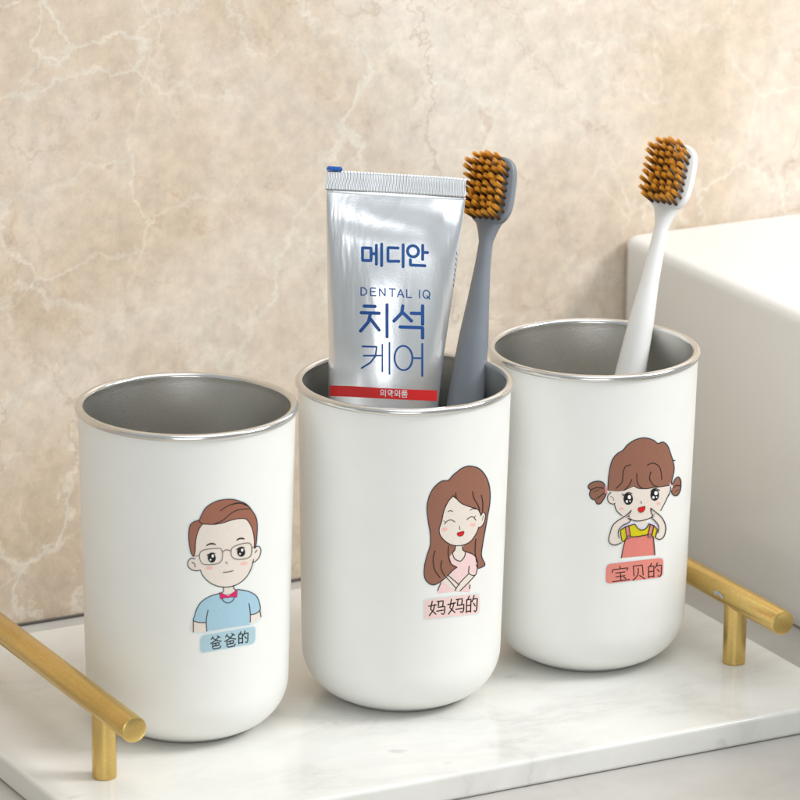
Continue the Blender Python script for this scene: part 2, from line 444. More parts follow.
GLY = {
 'ba': [[(.27, .02), (.12, .2)], [(.62, .02), (.86, .18)], [(.7, .14), (.5, .34), (.06, .52)], [(.28, .15), (.55, .36), (.95, .48)],
        [(.24, .56), (.78, .55), (.76, .76)], [(.25, .76), (.76, .75)], [(.5, .56), (.5, .76)], [(.24, .56), (.24, .88), (.34, .98), (.84, .97), (.92, .84)]],
 'de': [[(.27, .0), (.17, .17)], [(.08, .2), (.08, .95)], [(.08, .2), (.42, .19), (.42, .95)], [(.08, .55), (.42, .54)], [(.08, .9), (.42, .89)],
        [(.66, .0), (.52, .34)], [(.6, .2), (.93, .19), (.9, .84), (.82, .97), (.7, .9)], [(.64, .45), (.77, .62)]],
 'ma': [[(.24, .04), (.13, .55), (.42, .9)], [(.38, .28), (.3, .6), (.04, .94)], [(.02, .33), (.46, .3)],
        [(.52, .1), (.88, .1), (.83, .48)], [(.62, .12), (.57, .48), (.96, .47), (.93, .86), (.84, .98), (.75, .9)], [(.48, .72), (.86, .7)]],
 'bao': [[(.5, -.02), (.53, .1)], [(.1, .17), (.07, .34)], [(.1, .17), (.93, .15), (.87, .31)], [(.25, .41), (.75, .4)], [(.25, .66), (.73, .65)],
         [(.06, .96), (.96, .94)], [(.5, .41), (.5, .95)], [(.66, .74), (.77, .85)]],
 'bei': [[(.17, .05), (.17, .7)], [(.17, .05), (.8, .03), (.8, .7)], [(.5, .22), (.47, .55), (.34, .78), (.06, .98)], [(.54, .7), (.9, .98)]],
}
def write(D, glyph, quad, w, mat, table=GLY):
    """quad: top-left, top-right, bottom-left in sheet coordinates"""
    (ax, ay), (bx, by), (cx, cy) = quad
    for st in table[glyph]:
        if st[0] == 'O':
            _, (ex, ey), rx, ry = st
            pts = [(ex + rx * math.cos(2 * math.pi * k / 18), ey + ry * math.sin(2 * math.pi * k / 18)) for k in range(18)]; cl = True
        else: pts, cl = st, False
        q = [(ax + (bx - ax) * u + (cx - ax) * v, ay + (by - ay) * u + (cy - ay) * v) for u, v in pts]
        D.stroke(q, w, mat, closed=cl, smooth=cl)

# ------------------------------------------------------------------ cups
H = 11.22
RTOP, RBOT, FIL = 3.6485, 3.4181, 1.75
CUPS = [(-9.0, 0.0), (-1.0722, -.648), (6.7679, -.1118)]
def rad(z): return RBOT + (RTOP - RBOT) * z / H
def on_cup(c):
    """project a photo pixel along its line of sight to this cup's outer wall"""
    cx, cy = c
    def f(x, y, off):
        d = pix_dir(x, y); R = 3.55; t = 0
        for _ in range(6):
            ox, oy = CAM.x - cx, CAM.y - cy
            A = d.x ** 2 + d.y ** 2; B = 2 * (ox * d.x + oy * d.y); C = ox * ox + oy * oy - R * R
            t = (-B - math.sqrt(max(B * B - 4 * A * C, 0))) / (2 * A); z = CAM.z + d.z * t; R = rad(z) + off
        return CAM + d * t
    return f
def arc(cx, cz, r, a0, a1, n, ry=None):
    ry = ry or r
    return [(cx + r * math.cos(math.radians(a0 + (a1 - a0) * i / n)), cz + ry * math.sin(math.radians(a0 + (a1 - a0) * i / n))) for i in range(n + 1)]
def make_cup(c, label):
    base = (c[0], c[1], 0.0)
    t = thing('tumbler_cup', label, 'cup', base, 'three white family mouthwash cups on the tray')
    z0 = .004
    rb = rad(FIL)
    prof = [(0, .12), (2.0, .12), (2.25, .03)] + [(rb - FIL + FIL * math.sin(math.radians(a)), z0 + FIL - FIL * math.cos(math.radians(a)) * 1.0) for a in range(20, 91, 5)]
    prof[2] = (prof[3][0] - .12, z0)
    prof += [(rad(z), z) for z in (2.5, 4, 6, 8, 10, H - .1)]
    vs, fs = lathe(prof, base, 256)
    mesh_obj('body', vs, fs, M['cup'], t, base)
    # rolled steel lip
    rc, rr = 3.60, .145
    pr = arc(rc, H + .0, rr, -120, 182, 22, .13)
    vs, fs = lathe(pr, base, 256)
    mesh_obj('rim', vs, fs, M['steel_rim'], t, base)
    # inner steel liner
    li = [(rc - rr, H), (3.453, H - .1), (3.45, H - .2), (3.41, H - .5)] + [(3.41 - .18 * k / 5, H - .5 - (H - 2.3) * k / 5) for k in range(1, 6)]
    zr = li[-1][1]; rr2 = li[-1][0]
    li += [(rr2 - 1.2 + 1.2 * math.cos(math.radians(a)), zr - 1.35 * math.sin(math.radians(a))) for a in range(15, 91, 15)] + [(0, zr - 1.35)]
    vs, fs = lathe(li, base, 256)
    mesh_obj('liner', vs, fs, M['steel_in'], t, base)
    return t, base
cup1, b1 = make_cup(CUPS[0], 'white cup with a cartoon man in glasses, empty, beside the brass handle')
cup2, b2 = make_cup(CUPS[1], 'white cup with a cartoon long-haired woman, holding toothpaste and grey toothbrush')
cup3, b3 = make_cup(CUPS[2], 'white cup with a cartoon girl in pigtails, holding a white toothbrush')

def tag_shape(tl, tr, bl, r):
    tl, tr, bl = V(tl), V(tr), V(bl); br = tr + bl - tl; out = []
    for P, A_, B_ in ((tl, bl, tr), (tr, tl, br), (br, tr, bl), (bl, br, tl)):
        a = (A_ - P).normalized() * r; b = (B_ - P).normalized() * r
        for k in range(7):
            t = k / 6; out.append(tuple((P + a) * (1 - t) ** 2 + P * 2 * t * (1 - t) + (P + b) * t * t))
    return out
LINE = ink('outline', (38, 32, 31)); SKIN = ink('skin', (233, 222, 211)); HAIR = ink('hair', (158, 104, 84)); HAIR2 = ink('hair_brown', (150, 103, 85))
PINK = ink('blush', (240, 190, 182)); RED = ink('red', (216, 28, 36)); HALO = ink('halo', (220, 231, 234)); WHITE = ink('white', (244, 246, 248)); BLK = ink('pupil', (30, 28, 30))

def zoomed(x0, y0, k): return lambda p: (x0 + p[0] / k, y0 + p[1] / k)
LW = .85

# --- the man
D = Decal(on_cup(CUPS[0]), zoomed(170, 480, 800 / 190))
BLUE = ink('pale_blue', (168, 203, 220)); MAG = ink('magenta', (222, 38, 104))
sil = [(100, 325), (84, 305), (77, 262), (76, 220), (82, 188), (100, 173), (120, 166), (130, 148), (150, 116), (180, 94), (215, 82), (260, 79), (295, 88), (325, 100), (347, 126), (364, 155), (370, 190), (368, 240), (364, 276), (376, 280), (384, 298), (376, 326), (356, 345), (340, 385), (312, 418), (280, 440), (272, 462), (300, 462), (345, 472), (366, 490), (378, 520), (384, 575), (340, 606), (250, 624), (98, 640), (97, 590), (104, 560), (118, 528), (150, 500), (210, 478), (222, 465), (222, 450), (180, 438), (148, 410), (128, 380), (100, 378), (80, 368), (74, 350), (84, 330)]
D.stroke(sil, 2.6, HALO, closed=True); D.fill(sil, SKIN)
hair = [(100, 322), (88, 305), (80, 262), (79, 220), (85, 190), (102, 175), (122, 168), (131, 150), (150, 118), (180, 96), (215, 84), (260, 81), (293, 89), (322, 102), (345, 128), (362, 156), (368, 190), (366, 240), (361, 283), (355, 285), (355, 250), (345, 202), (322, 166), (290, 163), (255, 170), (225, 180), (185, 187), (150, 186), (136, 188), (120, 212), (109, 252), (106, 300)]
D.fill(hair, HAIR)
shirt = [(212, 478), (170, 488), (135, 510), (114, 540), (103, 575), (98, 592), (125, 600), (152, 601), (155, 637), (250, 622), (336, 610), (338, 568), (360, 563), (379, 545), (375, 512), (361, 487), (330, 470), (286, 461), (268, 484), (245, 496), (222, 490)]
D.fill(shirt, BLUE, smooth=False)
D.ellipse((165, 371), 16, 7, PINK, -.1); D.ellipse((312, 351), 15, 7, PINK, -.1)
S_ = lambda pts, w=LW, m=LINE, **k: D.stroke(pts, w, m, **k)
S_(hair, closed=True)
S_([(212, 130), (235, 114), (262, 103), (300, 99), (336, 114)]); S_([(185, 186), (222, 170), (258, 140), (295, 124), (342, 122)]); S_([(255, 104), (290, 96), (320, 104)])
S_([(122, 168), (128, 180), (138, 187)])
S_([(105, 332), (88, 330), (76, 345), (77, 364), (92, 378), (112, 382), (128, 379)]); S_([(92, 348), (104, 352), (106, 366)])
S_([(360, 282), (374, 279), (383, 295), (376, 324), (358, 344), (348, 345)]); S_([(366, 296), (358, 306)])
S_([(128, 379), (138, 402), (165, 430), (205, 448), (250, 450), (290, 436), (322, 408), (342, 372), (352, 335)])
S_([(224, 450), (226, 468), (214, 477)]); S_([(268, 444), (268, 456), (278, 463)])
S_([(212, 477), (170, 489), (135, 511), (114, 540), (103, 575), (98, 592), (125, 600), (152, 600)])
S_([(286, 461), (330, 469), (361, 486), (375, 511), (380, 545), (362, 562), (340, 567)])
S_([(160, 548), (153, 590), (155, 637)]); S_([(333, 520), (338, 560), (338, 598)]); S_([(98, 594), (98, 640)]); S_([(379, 550), (383, 576)])
S_([(216, 492), (226, 510), (245, 518), (264, 508), (274, 488)])
D.fill([(208, 473), (213, 502), (238, 494), (244, 499), (250, 493), (282, 493), (284, 460), (258, 480), (246, 488), (234, 484)], MAG, smooth=False)
S_([(208, 473), (213, 502), (238, 494), (250, 493), (282, 493), (284, 460), (258, 480), (234, 484), (208, 473)], .4, smooth=False)
S_([(153, 277), (165, 270), (180, 268), (193, 272)], 1.6, taper=True); S_([(281, 254), (292, 247), (304, 246), (314, 249)], 1.6, taper=True)
for cx, cy in ((176, 328), (300, 303)):
    D.ellipse((cx, cy), 17, 20, BLK, -.1); D.ellipse((cx + 4, cy - 8), 5, 6.5, WHITE); D.ellipse((cx - 5, cy + 8), 3.2, 4, WHITE)
S_([(156, 318), (165, 312), (176, 307), (190, 310)], .8); S_([(280, 293), (290, 286), (302, 282), (314, 286)], .8); S_([(158, 312), (164, 318)], .5)
S_([(124, 322), (130, 302), (150, 293), (188, 288), (214, 290), (222, 312), (217, 340), (200, 352), (160, 357), (134, 350)], .6, closed=True)
S_([(258, 300), (263, 285), (290, 272), (328, 265), (343, 275), (345, 300), (336, 324), (300, 334), (272, 331), (259, 318)], .6, closed=True)
S_([(222, 303), (236, 294), (258, 299)], .6); S_([(124, 318), (106, 322)], .5); S_([(345, 285), (358, 283)], .5)
S_([(236, 345), (241, 352)], .7); S_([(224, 389), (245, 387), (266, 382)], .65)
D.build('portrait_print', cup1, b1)
D = Decal(on_cup(CUPS[0]), zoomed(170, 480, 800 / 190))
D.fill(tag_shape((124, 651), (364, 609), (122, 734), 22), HALO, False)
D.fill(tag_shape((128, 656), (360, 615), (126, 729), 20), ink('tag_blue', (176, 205, 216)), False)
for gl, q in (('ba', [(168, 661), (218, 652), (168, 716)]), ('ba', [(228, 651), (279, 642), (228, 708)]), ('de', [(286, 641), (332, 633), (286, 693)])): write(D, gl, q, 1.1, LINE)
D.build('name_tag', cup1, b1)

# --- the woman
D = Decal(on_cup(CUPS[1]), zoomed(410, 460, 800 / 170))
PKS = ink('pale_pink', (240, 208, 206))
hair = [(282, 28), (322, 38), (352, 68), (371, 110), (378, 160), (375, 212), (366, 262), (356, 320), (342, 400), (337, 450), (353, 492), (337, 505), (320, 509), (312, 492), (300, 462), (262, 440), (215, 425), (195, 450), (196, 488), (222, 505), (205, 517), (185, 537), (160, 560), (138, 577), (110, 588), (85, 577), (68, 550), (68, 500), (80, 450), (95, 400), (95, 345), (85, 285), (80, 222), (91, 170), (115, 127), (150, 99), (180, 95), (205, 69), (240, 41)]
D.stroke(hair, 2.6, HALO, closed=True); D.fill(hair, HAIR2)
D.fill([(214, 395), (210, 425), (198, 440), (186, 455), (196, 490), (222, 505), (190, 540), (160, 560), (142, 585), (133, 610), (130, 628), (210, 618), (283, 622), (281, 585), (288, 566), (310, 540), (318, 505), (316, 472), (300, 447), (262, 431), (250, 425), (246, 395)], PKS, smooth=False)
D.fill([(214, 390), (212, 425), (203, 440), (212, 464), (236, 476), (254, 458), (262, 432), (250, 425), (248, 390)], SKIN)
D.fill([(160, 557), (182, 545), (230, 585), (241, 600), (226, 616), (205, 611), (165, 580)], SKIN)
D.fill([(310, 541), (286, 566), (246, 606), (236, 619), (214, 613), (230, 585), (275, 531)], SKIN)
face = [(200, 172), (177, 198), (160, 240), (150, 285), (143, 312), (137, 326), (142, 352), (160, 376), (186, 395), (216, 403), (250, 400), (282, 385), (303, 360), (318, 330), (322, 318), (336, 312), (350, 292), (355, 262), (346, 246), (333, 256), (320, 232), (270, 216), (235, 200), (212, 180)]
D.fill(face, SKIN, smooth=False)
D.ellipse((162, 327), 14, 9, PINK); D.ellipse((296, 305), 13, 9, PINK)
S_(hair[:14]); S_(hair[19:]); S_([(240, 41), (262, 31), (282, 28)])
S_([(205, 168), (180, 196), (160, 240), (149, 290), (138, 325), (142, 352), (160, 376), (186, 395), (216, 403), (250, 400), (282, 385), (303, 360), (318, 332), (323, 316)])
S_([(216, 155), (219, 180), (242, 204), (280, 220), (318, 232), (333, 258)]); S_([(295, 148), (302, 182), (320, 212), (328, 236)]); S_([(336, 165), (343, 200), (342, 242)])
S_([(333, 262), (345, 246), (355, 258), (350, 290), (337, 312), (323, 318)]); S_([(345, 262), (340, 285)], .45)
S_([(118, 428), (109, 470), (118, 520), (142, 553)]); S_([(150, 474), (146, 505), (160, 540), (185, 567), (218, 605)]); S_([(182, 404), (181, 450), (194, 488), (222, 505)]); S_([(310, 372), (307, 430), (314, 482)]); S_([(205, 168), (214, 178)])
S_([(215, 403), (211, 424), (201, 438), (211, 464), (236, 476), (255, 458), (262, 433)]); S_([(246, 403), (250, 424), (262, 432)]); S_([(262, 431), (300, 446), (316, 472), (318, 504), (308, 541), (278, 534), (279, 500)])
S_([(182, 545), (214, 572), (232, 588)]); S_([(278, 534), (252, 560), (230, 585), (212, 614)]); S_([(308, 541), (280, 572), (246, 606), (236, 616)]); S_([(146, 578), (136, 600), (131, 615)]); S_([(283, 588), (281, 606)])
S_([(163, 301), (176, 287), (195, 282), (212, 292)], .75); S_([(158, 285), (167, 293)], .5); S_([(268, 281), (283, 269), (299, 269), (310, 283)], .75); S_([(308, 262), (304, 272)], .5)
S_([(178, 244), (189, 238), (203, 242)], .8, taper=True); S_([(282, 238), (296, 229), (312, 232)], .8, taper=True); S_([(235, 311), (232, 321), (236, 327)], .6)
D.fill([(222, 344), (236, 339), (254, 336), (251, 352), (238, 359), (226, 356)], RED); S_([(222, 344), (236, 339), (254, 336), (251, 352), (238, 359), (226, 356)], .45, closed=True)
D.build('portrait_print', cup2, b2)
D = Decal(on_cup(CUPS[1]), zoomed(410, 460, 800 / 170))
D.fill(tag_shape((61, 653), (330, 622), (62, 757), 20), HALO, False)
D.fill(tag_shape((66, 658), (325, 628), (67, 752), 18), ink('tag_pink', (240, 210, 205)), False)
for gl, q in (('ma', [(85, 664), (166, 654), (88, 737)]), ('ma', [(176, 656), (256, 644), (178, 730)]), ('de', [(263, 643), (322, 636), (260, 722)])): write(D, gl, q, 1.25, LINE)
D.build('name_tag', cup2, b2)

# --- the girl
D = Decal(on_cup(CUPS[2]), zoomed(570, 420, 800 / 180))
LAV = ink('lavender', (222, 216, 236)); YEL = ink('yellow_green', (218, 205, 30)); COR = ink('coral', (226, 134, 124)); TIE = ink('tie_pink', (228, 140, 146))
lb = [(157, 302), (150, 281), (130, 272), (105, 275), (86, 285), (80, 300), (90, 312), (86, 330), (95, 350), (111, 357), (119, 372), (135, 372), (150, 352), (160, 330)]
rb = [(448, 292), (460, 276), (470, 260), (482, 253), (492, 266), (494, 290), (490, 315), (478, 335), (463, 335), (453, 325), (452, 308)]
for q_ in (lb, rb, [(168, 310), (171, 262), (178, 212), (190, 175), (210, 150), (236, 134), (256, 110), (286, 90), (320, 80), (350, 82), (375, 92), (391, 104), (414, 98), (434, 114), (446, 145), (456, 176), (463, 206), (462, 232), (455, 262), (448, 286)]): D.stroke(q_, 2.6, HALO)
D.fill(lb, HAIR2); D.fill(rb, HAIR2)
face = [(176, 310), (182, 324), (168, 338), (172, 364), (190, 374), (198, 380), (208, 404), (230, 424), (262, 440), (300, 449), (340, 442), (378, 424), (405, 400), (422, 370), (434, 342), (446, 316), (446, 286), (300, 280)]
D.fill([(298, 440), (298, 462), (315, 476), (336, 470), (334, 440)], SKIN)
D.fill([(224, 490), (240, 470), (262, 458), (292, 452), (300, 464), (318, 474), (336, 466), (350, 452), (376, 460), (392, 475), (398, 492), (384, 522), (350, 516), (265, 520), (243, 537), (228, 530)], LAV)
D.fill([(224, 492), (250, 474), (288, 463), (300, 480), (318, 488), (338, 480), (350, 462), (374, 470), (389, 488), (380, 522), (350, 512), (265, 522), (246, 535), (232, 540)], YEL, smooth=False)
D.fill([(246, 532), (264, 519), (300, 517), (350, 509), (371, 520), (375, 560), (378, 600), (300, 606), (228, 613), (236, 570)], COR, smooth=False)
D.fill([(245, 474), (262, 470), (269, 519), (253, 524)], TIE, smooth=False); D.fill([(357, 466), (374, 470), (364, 514), (347, 513)], TIE, smooth=False)
D.fill(face, SKIN)
armL = [(262, 424), (240, 431), (211, 449), (190, 470), (179, 500), (172, 532), (180, 550), (202, 556), (228, 546), (228, 528), (214, 520), (216, 492), (236, 468), (262, 456), (272, 440), (266, 430), (268, 416), (273, 402), (262, 408), (250, 424)]
armR = [(366, 420), (359, 392), (372, 402), (384, 412), (402, 426), (416, 445), (426, 472), (424, 502), (414, 523), (398, 531), (380, 522), (392, 500), (395, 474), (380, 455), (366, 440)]
D.fill(armL, SKIN); D.fill(armR, SKIN)
hair = [(168, 310), (171, 262), (178, 212), (190, 175), (210, 150), (236, 134), (256, 110), (286, 90), (320, 80), (350, 82), (375, 92), (391, 104), (414, 98), (434, 114), (446, 145), (456, 176), (463, 206), (462, 232), (455, 262), (448, 286), (430, 292), (400, 297), (370, 300), (345, 305), (320, 305), (302, 303), (285, 293), (262, 304), (240, 313), (210, 316), (185, 314)]
D.fill(hair, HAIR2)
D.ellipse((229, 394), 9, 6, PINK); D.ellipse((394, 371), 8, 6, PINK)
S_(hair[:27], closed=False); S_(hair[26:] + [hair[0]], .35); S_(lb, closed=True); S_(rb, closed=True)
S_([(92, 312), (120, 300), (150, 304)]); S_([(118, 350), (135, 338), (150, 325)]); S_([(104, 320), (130, 310)], .45); S_([(462, 300), (474, 290), (488, 292)]); S_([(468, 318), (482, 310)], .45)
S_([(158, 298), (162, 325)], 2.0, TIE); S_([(446, 284), (450, 308)], 1.4, LAV); S_([(454, 172), (462, 181), (468, 179)])
S_([(182, 322), (168, 338), (171, 364), (190, 374), (200, 370)]); S_([(180, 340), (192, 345), (194, 358)], .45); S_([(198, 376), (208, 404), (230, 424)]); S_([(262, 440), (300, 449), (340, 442), (364, 432)]); S_([(404, 402), (421, 370), (434, 342), (446, 316), (447, 296)]); S_([(434, 344), (444, 330)], .45)
S_([(270, 199), (246, 208), (236, 238), (231, 276), (205, 304)]); S_([(297, 238), (299, 274), (312, 298), (326, 305)]); S_([(275, 264), (263, 290), (240, 313)]); S_([(344, 200), (370, 192), (396, 206), (406, 236), (408, 264)]); S_([(360, 230), (354, 260), (370, 288), (392, 297)]); S_([(300, 302), (285, 293), (275, 298)], .4)
for cx, cy, rx in ((259, 351, 21), (377, 333, 19)):
    D.ellipse((cx, cy), rx, 26, BLK); D.ellipse((cx + 5, cy - 8), 7.5, 9, WHITE); D.ellipse((cx - 6, cy + 11), 5, 6, WHITE); D.ellipse((cx + 8, cy + 10), 3, 3.5, WHITE)
S_([(232, 327), (240, 334), (250, 326), (262, 322), (276, 328)], .8); S_([(234, 336), (242, 338)], .5); S_([(360, 316), (372, 306), (386, 306), (398, 314)], .8); S_([(398, 308), (392, 314)], .5)
S_([(315, 361), (319, 371)], .6)
D.fill([(303, 392), (318, 387), (334, 384), (331, 401), (318, 411), (306, 406)], RED); S_([(303, 392), (318, 387), (334, 384), (331, 401), (318, 411), (306, 406)], .45, closed=True)
S_([(273, 402), (250, 424), (211, 449), (190, 470), (179, 500), (172, 532), (180, 550), (202, 556), (228, 546)]); S_([(218, 524), (216, 492), (236, 468), (260, 457), (272, 441), (258, 438)]); S_([(273, 402), (262, 424), (248, 434)], .45); S_([(266, 426), (256, 430), (268, 432)], .45)
S_([(359, 392), (372, 402), (384, 412), (402, 426), (416, 445), (426, 472), (424, 502), (414, 523), (398, 531), (382, 524)]); S_([(359, 392), (362, 410), (368, 424), (364, 436), (376, 446), (394, 470), (393, 500)]); S_([(368, 424), (378, 418)], .45); S_([(366, 434), (376, 428)], .45)
S_([(290, 465), (302, 481), (318, 489), (338, 482), (351, 463)]); S_([(224, 492), (232, 540), (246, 534)]); S_([(389, 488), (380, 522)]); S_([(224, 490), (250, 474), (288, 463)]); S_([(350, 462), (374, 470), (389, 488)])
S_([(246, 532), (236, 570), (228, 613)]); S_([(371, 520), (375, 560), (378, 600)]); S_([(246, 532), (264, 520), (300, 518), (350, 510), (371, 520)]); S_([(245, 474), (253, 524)]); S_([(262, 470), (269, 519)]); S_([(357, 466), (347, 513)]); S_([(374, 470), (364, 514)])
for c in ((261, 521), (355, 515)):
    D.ellipse(c, 8, 8, ink('button', (120, 96, 110))); D.ellipse(c, 3, 3, TIE)
D.build('portrait_print', cup3, b3)
D = Decal(on_cup(CUPS[2]), zoomed(570, 420, 800 / 180))
D.fill(tag_shape((156, 636), (420, 606), (153, 734), 26), HALO, False)
D.fill(tag_shape((160, 641), (416, 611), (157, 729), 24), ink('tag_coral', (230, 142, 130)), False)
for gl, q in (('bao', [(180, 656), (262, 646), (186, 722)]), ('bei', [(270, 648), (334, 641), (276, 714)]), ('de', [(344, 640), (412, 632), (344, 704)])): write(D, gl, q, 1.05, LINE)
D.build('name_tag', cup3, b3)

# ------------------------------------------------------------------ lofts
def loft(sections, n, close=True):
    vs, fs = [], []
    for sec in sections: vs += sec
    m = len(sections)
    for k in range(m - 1):
        for i in range(n):
            j = (i + 1) % n; fs.append((k * n + i, k * n + j, (k + 1) * n + j, (k + 1) * n + i))
    if close: fs += [tuple(reversed(range(n))), tuple(range((m - 1) * n, m * n))]
    return vs, fs
def interp(tab, s):
    for (a, *A), (b, *B) in zip(tab, tab[1:]):
        if s <= b:
            t = max(0, (s - a) / (b - a)); t = t * t * (3 - 2 * t); return [x + (y - x) * t for x, y in zip(A, B)]
    return list(tab[-1][1:])
def lint(tab, s):
    for (a, *A), (b, *B) in zip(tab, tab[1:]):
        if s <= b:
            t = max(0, (s - a) / (b - a)); return [x + (y - x) * t for x, y in zip(A, B)]
    return list(tab[-1][1:])

# ------------------------------------------------------------------ toothpaste tube standing on its cap in the middle cup
def tube():
    F = V((-2.0, .2, 1.30)); A = (V((-.98, .93, 11.2)) - V((-2, .2, .3))).normalized()
    yawr = math.radians(1.5)
    W = (RT * math.cos(yawr) + FWD * math.sin(yawr)); W = (W - A * W.dot(A)).normalized()
    Nn = W.cross(A).normalized()
    if Nn.dot(FWD) > 0: Nn = -Nn
    F = V((-2.0, .2, .3)) + A * 1.0
    base = tuple(F)
    t = thing('toothpaste_tube', 'silver toothpaste tube with blue lettering standing in the middle cup', 'toothpaste', base)
    n = 128
    TOP, CR = 17.83, 17.14
    o0 = 1.0                                        # s is measured from the old foot; F sits at s = o0
    def sec(s, a, b, p=2.0):
        out = []
        for i in range(n):
            th = 2 * math.pi * i / n; c_, s_ = math.cos(th), math.sin(th)
            out.append((a * math.copysign(abs(c_) ** (2 / p), c_), b * math.copysign(abs(s_) ** (2 / p), s_), s))
        return out
    wt = [(1.9, 1.62, 1.62), (2.4, 1.66, 1.6), (6, 1.76, 1.42), (9, 1.87, 1.2), (11.5, 1.98, .98), (14, 2.18, .7), (15.6, 2.3, .46), (16.6, 2.36, .2), (CR, 2.375, .075)]
    secs = []
    S_list = [1.9 + .12 * k for k in range(int((CR - 1.9) / .12))] + [CR]
    for s in S_list:
        a, b = lint(wt, s); q = []
        for (x, y, z) in sec(s, a, b):
            u = x / a
            # soft hand dents pressed in the foil near the crimp, and a ridge down the left
            k = max(0, 1 - abs(s - 15.6) / 1.5); k = k * k * (3 - 2 * k)
            d = -.07 * k * math.exp(-((u + .25) / .45) ** 2) - .08 * max(0, 1 - abs(s - 16.1) / 1.0) * math.exp(-((u - .72) / .2) ** 2)
            k2 = math.exp(-((s - 13.2) / 2.4) ** 2); d += .05 * k2 * math.cos(u * 5 + .6)
            k3 = math.exp(-((s - 10.6) / 1.6) ** 2); d -= .07 * k3 * math.exp(-((u + .7) / .15) ** 2)
            d += .018 * math.sin(s * 5.5 + u * 3) * max(0, 1 - abs(s - 16.2) / .9)
            y2 = y + (d if y > 0 else -d * .3) * min(1, abs(y) / (b * .5 + 1e-6)) if b > .1 else y
            q.append(tuple(F + W * x + Nn * y2 + A * (z - o0)))
        secs.append(q)
    vs, fs = loft(secs, n)
    body = mesh_obj('tube_body', vs, fs, M['foil'], t, base)
    tree = BVHTree.FromPolygons([v.co.copy() for v in body.data.vertices], [tuple(p.vertices) for p in body.data.polygons])
    # crimp: a flat seam pressed into fine ridges
    ns, nz = 168, 8; vs, fs = [], []
    for side in (1, -1):
        for j in range(nz + 1):
            for i in range(ns + 1):
                u = -1 + 2 * i / ns; hw = 2.39 + .02 * math.sin(j * .8); v = j / nz
                rdg = .02 * math.sin(i * math.pi / 2 + .4 * math.sin(j)) * (1 if .1 < v < .95 else .25)
                curl = .05 * math.sin(u * 2.2 + .5) * v
                vs.append(tuple(F + W * (u * hw + .02 * v - .03) + Nn * (side * .055 + rdg + curl + .02) + A * (CR - .02 + v * (TOP - CR) - .04 * abs(u) ** 6 * (v) - o0)))
    m_ = (ns + 1) * (nz + 1)
    for sd in range(2):
        for j in range(nz):
            for i in range(ns):
                a = sd * m_ + j * (ns + 1) + i; f = (a, a + 1, a + ns + 2, a + ns + 1); fs.append(f if sd == 0 else f[::-1])
    def idx(sd, i, j): return sd * m_ + j * (ns + 1) + i
    for i in range(ns): fs.append((idx(0, i, nz), idx(0, i + 1, nz), idx(1, i + 1, nz), idx(1, i, nz))); fs.append((idx(0, i + 1, 0), idx(0, i, 0), idx(1, i, 0), idx(1, i + 1, 0)))
    for j in range(nz): fs.append((idx(0, 0, j), idx(0, 0, j + 1), idx(1, 0, j + 1), idx(1, 0, j))); fs.append((idx(0, ns, j + 1), idx(0, ns, j), idx(1, ns, j), idx(1, ns, j + 1)))
    mesh_obj('crimp', vs, fs, M['foil'], t, base)
    # blue print showing at the crimp's top left corner
    vs, fs = [], []; k = 12
    for i in range(k + 1):
        u = -1 + .22 * i / k
        for v in (0, 1): vs.append(tuple(F + W * (u * 2.42 + .0) + Nn * (.08 + .02 * math.sin(i * 2.2)) + A * (TOP - .03 + v * .13 * (1 if 0 < i < k else .6) - o0)))
    for i in range(k): fs.append((2 * i, 2 * i + 2, 2 * i + 3, 2 * i + 1))
    nv = len(vs); vs += [tuple(V(v) - Nn * .12) for v in vs]; fs += [tuple(nv + i for i in reversed(f)) for f in fs]
    for i in range(k): fs.append((2 * i + 1, 2 * i + 3, nv + 2 * i + 3, nv + 2 * i + 1))
    mesh_obj('crimp_colour_band', vs, fs, ink('band_blue', (30, 92, 176)), t, base)
    # shoulder and cap
    def disc(s, r): return [tuple(F + W * r * math.cos(2 * math.pi * i / 48) + Nn * r * math.sin(2 * math.pi * i / 48) + A * (s - o0)) for i in range(48)]
    vs, fs = loft([disc(1.88, 1.60), disc(1.7, 1.45), disc(1.5, 1.05)], 48); mesh_obj('shoulder', vs, fs, M['foil'], t, base)
    vs, fs = loft([disc(.15, 1.0), disc(.2, 1.1), disc(1.45, 1.2), disc(1.5, 1.15)], 48); c = mesh_obj('cap', vs, fs, M['cap_plastic'], t, base); sharpen(c)
    # lettering
    o_ = (CAM - V(base)) * S
    def onto(x, y, off):
        d = pix_dir(x, y); hit, nr, _, _ = tree.ray_cast(o_, d)
        if hit is None: hit, nr = tree.find_nearest(o_ + d * 1.58)[:2]
        return (hit - d * (off * 1.5 + .004) * S) / S + V(base)
    D = Decal(onto, lambda p: p, .0009)
    NAVY = ink('navy', (36, 82, 148), .35); REDB = ink('tube_red', (218, 48, 48), .35); WH = ink('tube_white', (236, 236, 238), .4)
